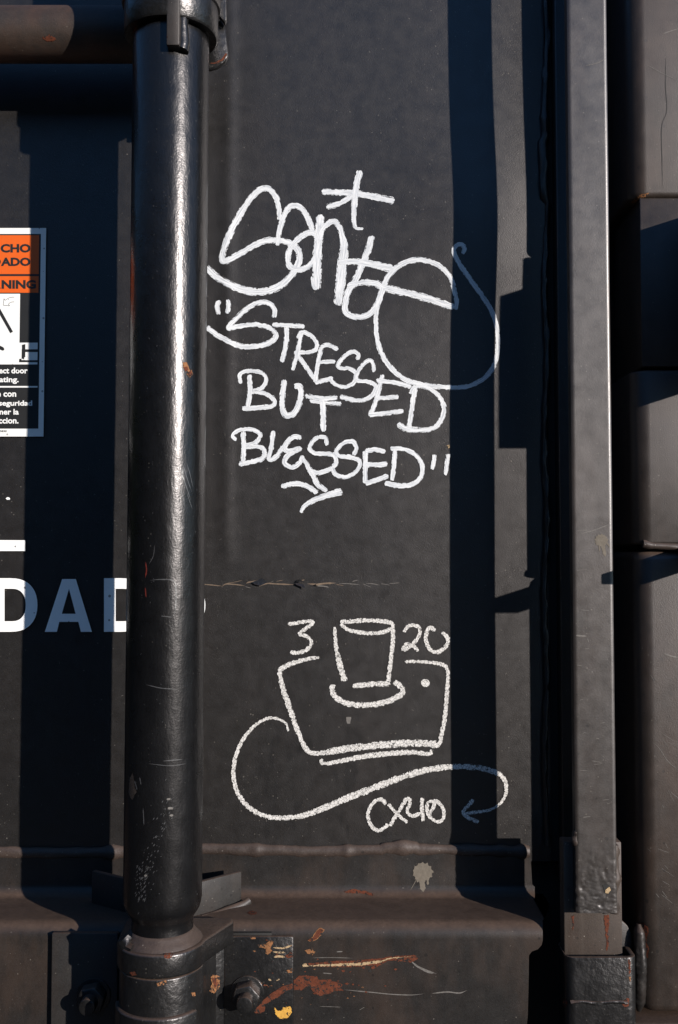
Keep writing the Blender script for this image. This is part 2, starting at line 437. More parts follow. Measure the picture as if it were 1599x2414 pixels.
for j in range(len(prof) - 1):       # end return of the sheet
    a = j * (NC + 1) + NC; b = a + NC + 1
    h0, h1 = prof[j][0], prof[j + 1][0]
    if h1 > 20:
        o = len(sv); sv += [(sv[a][0], -(max(h0 - 170, 0)) * S, sv[a][2]), (sv[b][0], -(max(h1 - 170, 0)) * S, sv[b][2])]
        sf.append((a, o, o + 1, b))
sill = link("bottom_sill", sv, sf, M['sill'], door, smooth=50)
H_sill = Hit(sill)
# weld bead under the panel
def bead_v(u):
    b = 2003 if u > 400 else 2009
    return b + 2.5 * math.sin(u / 90) + (2 if u > 700 else 0) - (4 if 980 > u > 900 else 0)
us = [-420 + 6 * i for i in range(int((1252 + 420) / 6) + 1)]
def bead_r(t):
    u = -420 + t * (1252 + 420)
    r = 13 + 2.5 * mnoise.noise(Vector((u / 60, 5, 0)))
    for c, a, w in ((608, 5, 14), (955, 6, 20), (265, 4, 16), (822, 3, 10), (1236, 5, 10), (1180, 3, 14)): r += a * math.exp(-((u - c) / w) ** 2)
    return r * S
sweep("weld_bead", [W(u, bead_v(u), 3) for u in us], bead_r, M['dusty'], door, seg=16, wob=.10, freq=90, squash=.75)
# right stile behind the flat bar
prism_z("stile", [(PX(1311), -40), (PX(1311), 36), (PX(1313), 39), (PX(1400), 39), (PX(1400), -40)], PZ0 - .02, PZ1, M['panel'], door, bevel=.0008)
prism_z("gap_liner", [(PX(1293), -2), (PX(1311), -2), (PX(1311), -40), (PX(1280), -40), (PX(1280), -3)], PZ0, PZ1, M['dark'], door, bevel=0)
sweep("weld_bead", [W(1287 + 3 * math.sin(v / 60) - (7 if 330 < v < 480 else 0), v, 5) for v in range(-60, 2000, 12)], lambda t: (7 + (4 if .16 < t < .26 else 0)) * S, M['panel'], door, seg=8, wob=.5, freq=50)
# wedge plates standing on the ledge behind the pipe
def vplate(name, a, b, v0, v1, t, m, parent):
    """vertical plate between plan points a, b (X px, h)"""
    ax, bx = PX(a[0]), PX(b[0]); dx, dh = (b[0] - a[0]), (b[1] - a[1]); L = math.hypot(dx, dh)
    nx, nh = -dh / L * t, dx / L * t
    return prism_z(name, [(ax, a[1]), (bx, b[1]), (bx + nx * S, b[1] + nh), (ax + nx * S, a[1] + nh)], v0, v1, m, parent, bevel=.0008)
zt = Wz(573, 2057, 66)
vplate("wedge_plate", (579, 60), (430, 190), zl - .002, zt, 13, M['plate'], door)
vplate("wedge_plate", (438, 190), (240, 62), zl - .002, zt + .001, 13, M['plate'], door)
sweep("weld_bead", [W(u, v, h) for u, v, h in ((588, 2124, 62), (575, 2133, 70), (555, 2140, 82), (535, 2146, 95), (515, 2152, 110), (495, 2158, 125), (475, 2163, 140))],
      lambda t: (10 - 4 * t) * S, M['plate'], door, seg=10, wob=.35, freq=120)

# ================================================================== LOCK PIPE
HP = 311
xa, za = Wx(402, 300, HP), Wz(402, 300, HP); xb, zb = Wx(385.5, 1950, HP), Wz(385.5, 1950, HP)
def axis(z):
    t = (z - za) / (zb - za); return (xa + (xb - xa) * t, -HP * S)
def pz(v, h=HP): return Wz(390, v, h)
zft = Wz(545, 2170, 215); zfb = Wz(385, 2308, 395)
pipe_t = thing("lock_pipe", "tall glossy black steel pipe standing upright in front of the door", "pipe", (axis(zfb)[0], axis(zfb)[1], zfb))
R = 78.5 * S
zs = [pz(-420) + (pz(2112) - pz(-420)) * i / 150 for i in range(151)]
pr = [(R, z) for z in zs] + [(R * .985, pz(2124)), (R * .95, pz(2135)), (R * .88, pz(2146)), (R * .81, pz(2155)), (R * .78, pz(2162)), (R * .78, pz(2176)), (R * .80, zft + 10 * S), (R * .83, zft)]
pipe = lathe("pipe", pr, axis, M['pipe'], pipe_t, seg=72, jitter=.00025, smooth=40)
H_pipe = Hit(pipe)
# weld fillet round the foot
lathe("weld_bead", [(R * .80, zft + 22 * S), (R * .84, zft + 17 * S), (R * .92, zft + 9 * S), (R * 1.0, zft + 3 * S), (R * 1.03, zft - 2 * S)], axis, M['dusty'], pipe_t, seg=48, jitter=.0008, smooth=60)
cx = 799.5 + axis(zfb)[0] / S
fl = [(PX(566), 195), (PX(576), 200), (PX(577), 222)] + [(PX(x), y) for x, y in arc(cx, HP, 89, 5, 182, 26)] + [(PX(cx - 94), 225), (PX(cx - 94), 195)]
flange = prism_z("flange", fl, zfb, zft, M['cast'], pipe_t, bevel=.0025, seg=3)
H_flange = Hit(flange)
sweep("weld_bead", [W(u, v, h) for u, v, h in ((300, 2215, 345), (296, 2225, 352), (303, 2240, 360), (318, 2242, 368))], 14 * S, M['cast'], pipe_t, seg=10, wob=.6, freq=110)
# collar at the top
zc0 = Wz(512, 92, HP); ro, ri = 97 * S, 80 * S
cp = [(ri, zc0 + 2 * S), (ro - 3 * S, zc0), (ro, zc0 + 4 * S), (ro, zc0 + 62 * S), (ro + 4 * S, zc0 + 64 * S), (ro + 6 * S, zc0 + 70 * S), (ro + 6 * S, zc0 + 330 * S), (ri, zc0 + 330 * S)]
lathe("collar", cp, axis, M['cast'], pipe_t, seg=64, smooth=40)
tx0, tx1 = Wx(393, 60, 406), Wx(424, 60, 406)
box("tab", tx0, tx1, 370, 408, Wz(408, 107, 406), Wz(408, -330, 406), M['plate'], pipe_t, bevel=.0014)
sweep("weld_bead", [W(u, v, h) for u, v, h in ((429, -60, 384), (430, 0, 384), (430, 60, 384), (431, 105, 384), (428, 120, 385))], lambda t: (14 + 2 * math.sin(t * 9)) * S, M['cast'], pipe_t, seg=10, wob=.3, freq=90)
def wp(l, h): return [(W(u, v, h).x, W(u, v, h).z) for u, v in l]
prism_y("hinge_lug", wp([(470, -120), (536, -120), (533, 0), (534, 45), (530, 54), (518, 38), (505, 60), (470, 60)], 252), 236, 252, M['cast'], pipe_t)
prism_y("hinge_lug", wp([(470, 30), (517, 38), (530, 56), (537, 118), (536, 130), (529, 142), (512, 154), (494, 159), (470, 159)], 236), 214, 230, M['cast'], pipe_t, bevel=.002)

# ================================================================== BEARING BRACKET UNDER THE PIPE
zht = zfb - .0009; zlow = Wz(385, 2560, 390)
brk = thing("pipe_bracket", "black bolted steel bracket wrapping the foot of the pipe, chipped to rust", "bracket", (PX(cx), -195 * S, zlow))
hat = [(PX(566), 191), (PX(556), 203), (PX(541), 212), (PX(532), 235), (PX(526), 285)] + [(PX(x), y) for x, y in arc(cx, HP, 84, 2, 178, 30)] + [(PX(cx - 86), 285), (PX(cx - 90), 235), (PX(cx - 96), 212), (PX(cx - 110), 203), (PX(cx - 122), 191)]
socket_ = prism_z("socket", hat, zlow, zht, M['cast'], brk, bevel=.0016, seg=3)
H_sock = Hit(socket_)
zr = Wz(385, 2401, 398)
prism_z("band", [(PX(x), y) for x, y in arc(cx, HP, 92, 30, 178, 30)], zlow, zr, M['cast'], brk, bevel=.003, seg=3)
zpt = Wz(620, 2208, 203)
mp1 = box("mounting_plate", PX(556), Wx(692, 2300, 203), 191, 204, zlow, zpt, M['cast'], brk, bevel=.0015)
mp2 = box("mounting_plate", Wx(122, 2300, 203), PX(cx - 112), 191, 206, zlow, Wz(200, 2199, 203), M['plate'], brk, bevel=.0012)
H_mp = Hit(mp1)
box("shim", PX(545), Wx(640, 2300, 198), 186, 196, Wz(620, 2212, 198), zpt + .0022, M['dark'], brk, bevel=.0004)
def hexnut(cu, cv, h, lab=None):
    c = W(cu, cv, h); r = 31 * S
    pts = [(c.x + r * math.cos(math.radians(a + 12)), c.z + r * math.sin(math.radians(a + 12))) for a in range(0, 360, 60)]
    wv = [(c.x + 36 * S * math.cos(math.radians(a)), c.z + 36 * S * math.sin(math.radians(a))) for a in range(0, 360, 12)]
    nut = prism_y("hex_nut", pts, h + 4, h + 36, M['cast'], brk, bevel=.0018, smooth=40)
    prism_y("washer", wv, h - 2, h + 5, M['cast'], nut, bevel=.0006)
    sp = [(c.x + 17 * S * math.cos(math.radians(a)), c.z + 17 * S * math.sin(math.radians(a))) for a in range(0, 360, 15)]
    prism_y("stud", sp, h + 30, h + 62, M['cast'], nut, bevel=.0015)
hexnut(583, 2340, 203); hexnut(222, 2345, 205)

# ================================================================== CROSS ROD
rt = thing("cross_rod", "grimy brown horizontal round rod passing behind the top of the pipe", "rod", (PX(-420), -150 * S, Wz(100, 82, 150)))
zrod = Wz(100, 82, 150)
sweep("rod", [(PX(-420) + (axis(zrod)[0] + .02 - PX(-420)) * i / 60, -150 * S, zrod) for i in range(61)], 60 * S, M['rod'], rt, seg=56)

# ================================================================== FLAT BAR AT THE RIGHT
bx0, bx1 = Wx(1352.5, 1500, 254), Wx(1448, 1500, 254)
zbb = Wz(1400, 2153, 254)
bar_t = thing("flat_bar", "long upright flat grey steel bar with a pitted weld at its foot", "bar", ((bx0 + bx1) / 2, -240 * S, zbb))
bz1 = Wz(1400, -700, 254); nb = 330; nbx = 30; bv, bf = [], []
zpit0 = Wz(1400, 1975, 254)
for j in range(nb + 1):
    t = j / nb; z = zbb + (bz1 - zbb) * (t ** 2.0)
    for i in range(nbx + 1):
        x = bx0 + (bx1 - bx0) * i / nbx
        e = min(i, nbx - i); hh = 254 - (2.5 if e == 0 else (0.6 if e == 1 else 0))
        k = max(0, min(1, (zpit0 - z) / .035))
        pit = .6 * k * (1.0 * mnoise.noise(Vector((x * 430, z * 430, 4))) + 1.2 * mnoise.noise(Vector((x * 170, z * 170, 8))) - .8 * max(0, mnoise.noise(Vector((x * 260, z * 260, 1))) - .2) * 5)
        xo = k * 2.2 * S * mnoise.noise(Vector((z * 170, 3, i > 15))) if e == 0 else 0
        bv.append((x + xo, -(hh + pit + .5 * mnoise.noise(Vector((x * 40, z * 12, 0)))) * S, z))
nfront = len(bv)
for j in range(nb + 1):
    z = bv[j * (nbx + 1)][2]; bv += [(bx0, -228 * S, z), (bx1, -228 * S, z)]
for j in range(nb):
    for i in range(nbx):
        a = j * (nbx + 1) + i; bf.append((a, a + 1, a + nbx + 2, a + nbx + 1))
    a = j * (nbx + 1); b = nfront + 2 * j
    bf.append((a, a + nbx + 1, b + 2, b)); bf.append((a + nbx, b + 1, b + 3, a + 2 * nbx + 1)); bf.append((b, b + 2, b + 3, b + 1))
bf.append(tuple(range(0, nbx + 1)) + (nfront + 1, nfront))
bar = link("bar", bv, bf, M['bar'], bar_t, smooth=40)
H_bar = Hit(bar)
sweep("weld_bead", [W(1449 + 2 * math.sin(v / 17), v, 240) for v in range(1990, 2156, 6)], lambda t: (9 + 3 * math.sin(t * 15)) * S, M['browned'], bar_t, seg=9, wob=.5, freq=120)
sweep("weld_bead", [W(1358, v, 246) for v in range(1955, 2000, 5)], lambda t: (5 + 5 * math.sin(t * 3.1)) * S, M['dusty'], bar_t, seg=9, wob=.5, freq=120)
tongue = box("tongue", PX(1271), PX(1392.5), 186, 227, Wz(1390, 2300, 227), Wz(1390, 1985, 227), M['browned'], bar_t, bevel=.001)
H_tong = Hit(tongue)

# ================================================================== KEEPER
zk = Wz(1400, 2258, 262); zkb = Wz(1400, 2600, 262)
kt = thing("bar_keeper", "black square steel socket holding the foot of the flat bar", "keeper", (PX(1335), -240 * S, zkb))
def rrect(x0, x1, h0, h1, r):
    p = []
    for cx_, ch, a in ((x1 - r, h1 - r, 0), (x0 + r, h1 - r, 90), (x0 + r, h0 + r, 180), (x1 - r, h0 + r, 270)): p += arc(cx_, ch, r, a, a + 90, 6)
    return [(PX(x), h) for x, h in p]
keeper = prism_z("socket_box", rrect(1266, 1413, 172, 262, 20), zkb, zk, M['cast'], kt, bevel=.0010, inner=rrect(1269.5, 1403, 183.5, 250, 8), smooth=40)
H_keep = Hit(keeper)
sweep("weld_bead", [W(u, 2363 + 2 * math.sin(u / 13), 261) for u in range(1345, 1482, 5)], 4 * S, M['cast'], kt, seg=8, wob=.5, freq=140)
prism_y("lug", wp([(1440, 2168), (1466, 2170), (1480, 2183), (1488, 2200), (1491, 2222), (1491, 2300), (1440, 2300)], 200), 184, 200, M['plate'], kt)

# ================================================================== POST AT THE RIGHT EDGE
post = thing("door_post", "broad brown-grey steel post with a rounded edge along the right border", "post", (PX(1560), -120 * S, Wz(1560, 2392, 206)))
def column(name, v0, v1, hf, m, uleft=1483, bevel=.003, r=36):
    xL = 799.5 + Wx(uleft, 1310, 184) / S
    poly = [(PX(xL), 0), (PX(xL), hf - r)] + [(PX(x), y) for x, y in arc(xL + r, hf - r, r, 180, 90, 14)][1:] + [(PX(2050), hf), (PX(2050), 0)]
    return prism_z(name, poly, Wz(1560, v1, hf), Wz(1560, v0, hf), m, post, bevel=bevel, seg=3, smooth=40)
c1 = column("upper_post", -500, 466, 230, M['post'], bevel=.006)
c2 = column("middle_post", 872, 1284, 228, M['post'], 1484)
c3 = column("lower_post", 1300, 2390, 225, M['post'], 1486, bevel=.008)
H_c1, H_c2, H_c3 = Hit(c1), Hit(c2), Hit(c3)
blk = box("latch_block", Wx(1510, 600, 222), PX(1990), 20, 222, Wz(1560, 868, 203), Wz(1560, 464, 203), M['post'], post, bevel=.001)
sweep("weld_bead", [W(u, 1288 + 2 * math.sin(u / 25) - (4 * math.exp(-((u - 1517) / 9) ** 2)), 225) for u in range(1516, 1760, 5)], lambda t: (7.5 + 2 * math.exp(-((t - .04) / .04) ** 2)) * S, M['dusty'], post, seg=12, wob=.25, freq=90)
sweep("weld_bead", [W(1505 + 5 * math.sin((v - 2170) / 75), v, 206 + 10 * math.sin((v - 2180) / 65)) for v in range(2178, 2384, 3)],
      lambda t: 12.5 * S * min(1, .4 + 6 * t, .4 + 6 * (1 - t)), M['sill'], post, seg=14, wob=.22, freq=70, helix=.025)
# arms reaching out past the right border (only their shadows fall into the picture)
box("latch_arm", PX(1558), PX(1625), 205, 420, Wz(800, 1310, 0) - (934 - 1310) * S, Wz(800, 1310, 0) - (571 - 1310) * S, M['post'], post)
box("latch_arm", PX(1540), PX(1549), 326, 341, Wz(800, 1310, 0) - (640 - 1310) * S, Wz(800, 1310, 0) - (505 - 1310) * S, M['post'], post)
box("gusset", PX(1527), PX(1630), 200, 450, Wz(800, 1310, 0) - (1313 - 1310) * S, Wz(800, 1310, 0) - (1291 - 1310) * S, M['post'], post)
box("back_wall", PX(500), PX(2050), -60, -40, Wz(800, 2600, 0), PZ1, M['dark'], post, bevel=0)
box("side_sill", Wx(1440, 2380, 150), PX(2050), 30, 243, Wz(1560, 2700, 206), Wz(1560, 2390, 206) - .0012, M['sill'], post, bevel=.002)
# ================================================================== PAINTED LETTERING
dz = .0006
def quadstrip(outer, inner, h):
    n = len(outer); v = [W(x, y, h) for x, y in outer] + [W(x, y, h) for x, y in inner]
    return v, [(i, (i + 1) % n, n + (i + 1) % n, n + i) for i in range(n)]
LH = 5.5
let = thing("stencil_lettering", "large white painted capital letters low on the door, partly behind the pipe", "lettering", W(200, 1490, LH))
def let_D(x0, dx=0, n=20):
    def ring(xa, xb, ya, yb, k):
        xm = xa + (xb - xa) * k; p = [(xa, yb), (xa, (ya + yb) / 2), (xa, ya)]
        for i in range(n + 1):
            t = -math.pi / 2 + math.pi * i / n; p.append((xm + (xb - xm) * abs(math.cos(t)) ** .82, (ya + yb) / 2 + (yb - ya) / 2 * (1 if t > 0 else -1) * abs(math.sin(t)) ** .9))
        return p
    v, f = quadstrip(ring(x0, x0 + 105, 1363, 1489.5, .38), ring(x0 + 27.5, x0 + 77.5, 1388, 1464.5, .35), LH)
    return link("letter", v, f, M['letter_white'], let, smooth=0)
let_D(-16.5); let_D(245.5)
A = [[(106, 1489.5), (147, 1365), (163, 1365), (163, 1388), (146, 1447), (140, 1466), (134.5, 1489.5)], [(163, 1365), (179, 1365), (217, 1489.5), (191, 1489.5), (185, 1466), (178.5, 1447), (163, 1388)], [(146, 1447), (178.5, 1447), (185, 1466), (140, 1466)]]
v, f = [], []
for q in A: f.append(tuple(range(len(v), len(v) + len(q)))); v += [W(x, y, LH) for x, y in q]
link("letter", v, f, M['letter_white'], let, smooth=0)
ov, of = quadstrip([(424.5 + 60 * math.cos(t), 1427 + 65 * math.sin(t)) for t in [i * math.pi / 24 for i in range(48)]], [(424.5 + 32 * math.cos(t), 1427 + 40 * math.sin(t)) for t in [i * math.pi / 24 for i in range(48)]], LH)
link("letter", ov, of, M['letter_white'], let, smooth=0)
link("letter", [W(u, v_, LH) for u, v_ in ((-60, 1273), (59.5, 1273.5), (59.5, 1299), (-60, 1299))] , [(0, 1, 2, 3)], M['letter_white'], let, smooth=0)

# ================================================================== WARNING STICKER
stk = thing("warning_sticker", "white-bordered orange and black bilingual warning sticker at the left edge of the door", "sticker", W(40, 1029, 5))
SH = 5.0
def quad(name, u0, u1, v0, v1, lay, m, parent=stk, us1=None, **k):
    h = SH + lay * .35
    xR = Wx(u1, 780, h); xL = Wx(u0, 780, h)
    z0, z1 = Wz(50, v1, h), Wz(50, v0, h)
    return link(name, [(xL, -h * S, z0), (xR, -h * S, z0), (xR, -h * S, z1), (xL, -h * S, z1)], [(0, 1, 2, 3)], m, parent, smooth=0, **k)
quad("border", -230, 106, 537.5, 1029, 0, M['vinyl_white'])
quad("black_field", -218, 93.8, 551.5, 1010.5, 1, M['vinyl_black'])
quad("orange_panel", -216, 89.6, 554.5, 646, 2, M['vinyl_orange'])
quad("orange_panel", -216, 89.6, 651, 690, 2, M['vinyl_orange'])
pic = quad("picture", -190, 46.5, 692.5, 859, 2, M['vinyl_white'])
for a in ((46.5, 89.5, 807.8, 823.4), (58.5, 89.5, 830, 849), (46.5, 89.5, 854, 859), (46.5, 52, 823.4, 849), (46.5, 58.5, 846, 849)):
    quad("picture_piece", *a, 2, M['vinyl_white'], pic)
def flatpoly(name, pts, lay, m, parent):
    h = SH + lay * .35
    return link(name, [W(u, v, h) for u, v in pts], [tuple(range(len(pts)))], m, parent, smooth=0)
flatpoly("pictogram", [(52, 813), (60, 811), (60, 842), (56.5, 842), (56.5, 848), (52, 842)], 3, M['vinyl_black'], pic)
flatpoly("pictogram", [(45.2, 849), (60, 848.5), (60, 853.6), (45.2, 853.6)], 3, M['vinyl_black'], pic)
flatpoly("pictogram", [(-30, 662), (-2, 723), (31, 782), (24.5, 785.5), (-8, 728), (-36, 668)], 3, M['vinyl_black'], pic)
flatpoly("pictogram", [(-30, 797), (0, 814.5), (8, 818.5), (10.5, 822), (10, 825.5), (6.5, 826.5), (2, 825), (-33, 805)], 3, M['vinyl_black'], pic)
def sline(name, pts, w, lay, m, parent):
    h = SH + lay * .35; V, Fc = [], []
    for i in range(len(pts) - 1):
        a, b = pts[i], pts[i + 1]; L = math.dist(a, b) or 1; nx, ny = -(b[1] - a[1]) / L * w / 2, (b[0] - a[0]) / L * w / 2
        o = len(V); V += [W(a[0] + nx, a[1] + ny, h), W(a[0] - nx, a[1] - ny, h), W(b[0] - nx, b[1] - ny, h), W(b[0] + nx, b[1] + ny, h)]; Fc.append((o, o + 1, o + 2, o + 3))
    return link(name, V, Fc, m, parent, smooth=0)
sline("pictogram", spline([(34, 700.5), (27, 700.8), (20, 703), (12.5, 708)], 2) + [(9.6, 704), (8, 719.5), (23, 721), (20, 717)] + spline([(20, 717), (24, 713.5), (29, 711.8), (34, 711.5)], 2), .9, 3, M['vinyl_black'], pic)
quad("divider", -216, 90.5, 910, 913.6, 2, M['vinyl_white'])
def lettering(txt, u0, u1, v0, v1, lay, m, parent=stk, bold=.03):
    cu = bpy.data.curves.new("txt", 'FONT'); cu.body = txt; cu.size = 1; cu.offset = bold; cu.resolution_u = 3
    o = bpy.data.objects.new("txt", cu); COL.objects.link(o)
    dg = bpy.context.evaluated_depsgraph_get(); me = bpy.data.meshes.new_from_object(o.evaluated_get(dg))
    co = [q.co.copy() for q in me.vertices]; fc = [tuple(p.vertices) for p in me.polygons]
    bpy.data.objects.remove(o); bpy.data.curves.remove(cu); bpy.data.meshes.remove(me)
    xs = [c.x for c in co]; ys = [c.y for c in co]; x0, x1, y0, y1 = min(xs), max(xs), min(ys), max(ys)
    h = SH + lay * .35
    V = [W(u0 + (u1 - u0) * (c.x - x0) / (x1 - x0), v1 + (v0 - v1) * (c.y - y0) / (y1 - y0), h) for c in co]
    return link("lettering", V, fc, m, parent, smooth=0)
K, Wt = M['vinyl_black'], M['vinyl_white']
lettering("CHO", 1.5, 72.5, 575, 595.5, 3, K, bold=.045); lettering("D", -21, 2.5, 607.5, 627, 3, K, bold=.045); lettering("ADO", 2.3, 72.3, 607, 627.3, 3, K, bold=.045)
lettering("R", -17, 2.5, 660, 680, 3, K, bold=.045); lettering("NING", 4, 85, 660, 681, 3, K, bold=.045)
lettering("ect door", -2, 65.5, 866.5, 880.5, 2, Wt, bold=.03); lettering("ating.", -1.5, 44.3, 888.6, 905, 2, Wt, bold=.03)
lettering("e con", -7.5, 38.5, 925, 935.5, 2, Wt, bold=.03); lettering("seguridad", -2.5, 76.2, 944, 960.2, 2, Wt, bold=.03)
lettering("ner la", -1, 44.5, 964, 977.5, 2, Wt, bold=.03); lettering("ccion.", -3, 44, 984.8, 998.6, 2, Wt, bold=.03)
lettering("65830", -3.5, 16, 1014, 1018.4, 2, K, bold=.02)

# ================================================================== GRAFFITI
_layer = [0]
def stroke(name, parent, pts, w, org, k, m, dry=.3, wob=.06):
    """ribbon of marker paint; pts/w in crop pixels, org/k place the crop on the photograph"""
    sp = spline([(org[0] + x / k, org[1] + y / k) for x, y in pts], 2.2)
    n = len(sp); _layer[0] += 1
    lift = (.00022 + .000012 * _layer[0])
    V, Fc, U1, U2 = [], [], [], []; L = 0; NA = 4; sd = random.random() * 50
    ws = w if isinstance(w, (tuple, list)) else (w, w)
    # round the ends: extend by half a width
    for i, (x, y) in enumerate(sp):
        a = sp[max(i - 1, 0)]; b = sp[min(i + 1, n - 1)]; d = math.dist(a, b) or 1
        if i: L += math.dist(sp[i - 1], sp[i])
        nx, ny = -(b[1] - a[1]) / d, (b[0] - a[0]) / d
        t = i / max(1, n - 1) * (len(ws) - 1); j = min(int(t), len(ws) - 2); ww = (ws[j] + (ws[j + 1] - ws[j]) * (t - j)) / k * .5
        ww *= (1.11 if m is M['marker'] else 1.12) * (1 + wob * 2 * mnoise.noise(Vector((L * .05, sd, 0))))
        endd = min(L, 1e9); 
        for q in range(NA + 1):
            s = -1 + 2 * q / NA
            px_, py_ = x + nx * ww * s, y + ny * ww * s
            p = W(px_, py_, 3); p.y = -dent(p.x, p.z) * S - lift
            V.append(p); U1.append((L * S + sd, s * ww * S + sd)); U2.append((s, dry))
    total = L
    r = (ws[0] / k * .5, ws[-1] / k * .5); L = 0
    for i in range(n):                       # ends: coverage narrows over half a stroke width
        if i: L += math.dist(sp[i - 1], sp[i])
        for q in range(NA + 1):
            s, dr = U2[i * (NA + 1) + q]
            e = 0
            for dist, rr in ((L, r[0] * .8), (total - L, r[1] * .8)):
                if dist < rr: e = max(e, 1 - dist / rr)
            U2[i * (NA + 1) + q] = (math.copysign(math.hypot(s, e * .95), s if s else 1), dr)
    for i in range(n - 1):
        for q in range(NA):
            a = i * (NA + 1) + q; Fc.append((a, a + 1, a + NA + 2, a + NA + 1))
    off = base_of(parent)
    me = bpy.data.meshes.new(name); me.from_pydata([p - off for p in V], [], Fc); me.update()
    for nm, U in (("run", U1), ("edge", U2)):
        lay = me.uv_layers.new(name=nm)
        for lp in me.loops: lay.data[lp.index].uv = U[lp.vertex_index]
    me.materials.append(m); return me
def letters(parent, name, groups, org, k, m, dry=.3):
    """each group of strokes becomes one part"""
    for strokes in groups:
        mes = [stroke(name, parent, p, w, org, k, m, *(r or [dry])) for p, w, *r in strokes]
        o = bpy.data.objects.new(name, mes[0])
        if len(mes) > 1:
            bm = bmesh.new()
            for q in mes: bm.from_mesh(q)
            me = bpy.data.meshes.new(name); bm.to_mesh(me); bm.free(); me.materials.append(m); o.data = me
        COL.objects.link(o); o.parent = parent

tag = thing("graffiti_tag", "large looping white signature scrawl topped by a plus sign", "graffiti", W(780, 760, 5))
Z4 = ((460, 380), 2.0103)
letters(tag, "letter", [
    [([(600, 143), (680, 146), (770, 153), (860, 170), (945, 190)], (26, 30, 32)), ([(783, 42), (766, 110), (756, 190), (752, 270), (762, 314), (798, 320)], (30, 30, 26, 12)), ([(745, 160), (705, 188), (662, 206), (622, 214)], (22, 26))],
    [([(400, 275), (398, 230), (385, 172), (355, 133), (322, 127), (282, 152), (233, 217), (180, 312), (145, 392), (129, 450), (135, 474), (165, 464), (220, 432), (280, 396), (340, 374), (400, 373), (450, 388), (486, 416), (495, 455), (478, 510), (430, 568), (372, 604), (300, 618), (220, 606), (150, 576), (100, 545), (50, 498)], (22, 30, 32, 28, 30, 32, 36, 32), .55)],
    [([(390, 398), (400, 330), (420, 260), (448, 216), (486, 210), (520, 240), (545, 290), (565, 345), (600, 385)], (22, 28, 28, 26, 14)), ([(572, 345), (540, 336), (490, 365), (450, 415), (440, 468), (455, 503), (500, 512), (545, 490), (572, 445), (578, 390)], (28, 26, 28))],
    [([(595, 250), (588, 350), (580, 450), (577, 605)], (36, 40, 44)), ([(590, 370), (605, 320), (650, 283), (682, 306), (702, 368), (706, 420), (696, 500), (688, 590), (676, 682)], (24, 26, 30, 48, 46, 40)), ([(552, 545), (560, 590), (578, 606)], (8, 20))],
    [([(838, 352), (824, 410), (792, 490), (760, 560), (730, 610), (714, 660), (712, 705), (735, 730), (780, 738), (830, 720), (868, 668), (888, 612), (908, 560), (948, 510), (1000, 480), (1060, 470), (1130, 485), (1182, 520), (1215, 565), (1228, 618), (1240, 668), (1233, 705)], (32, 30, 28, 26, 26, 24, 20)), ([(680, 478), (760, 475), (850, 490), (940, 512)], (26, 34, 36)), ([(722, 592), (800, 575), (860, 580), (890, 597), (980, 620), (1080, 645), (1160, 672), (1228, 697)], (28, 36, 34, 34), .9)],
    [([(888, 598), (870, 660), (858, 740), (862, 830), (885, 912), (930, 980), (990, 1030), (1060, 1055), (1150, 1068), (1250, 1072), (1320, 1057), (1380, 1020), (1420, 960), (1435, 880), (1430, 790), (1405, 712), (1360, 640), (1312, 575), (1265, 510), (1236, 462), (1225, 430), (1238, 404), (1262, 400), (1275, 418), (1268, 445)], (22, 22, 24, 24, 22, 22, 22, 22, 24, 18))],
], *Z4, M['marker'])
phr = thing("graffiti_phrase", "white hand-lettered quotation below the looping scrawl, ending in an arrow", "graffiti", W(780, 1200, 5))
Z5 = ((460, 680), 2.1189)
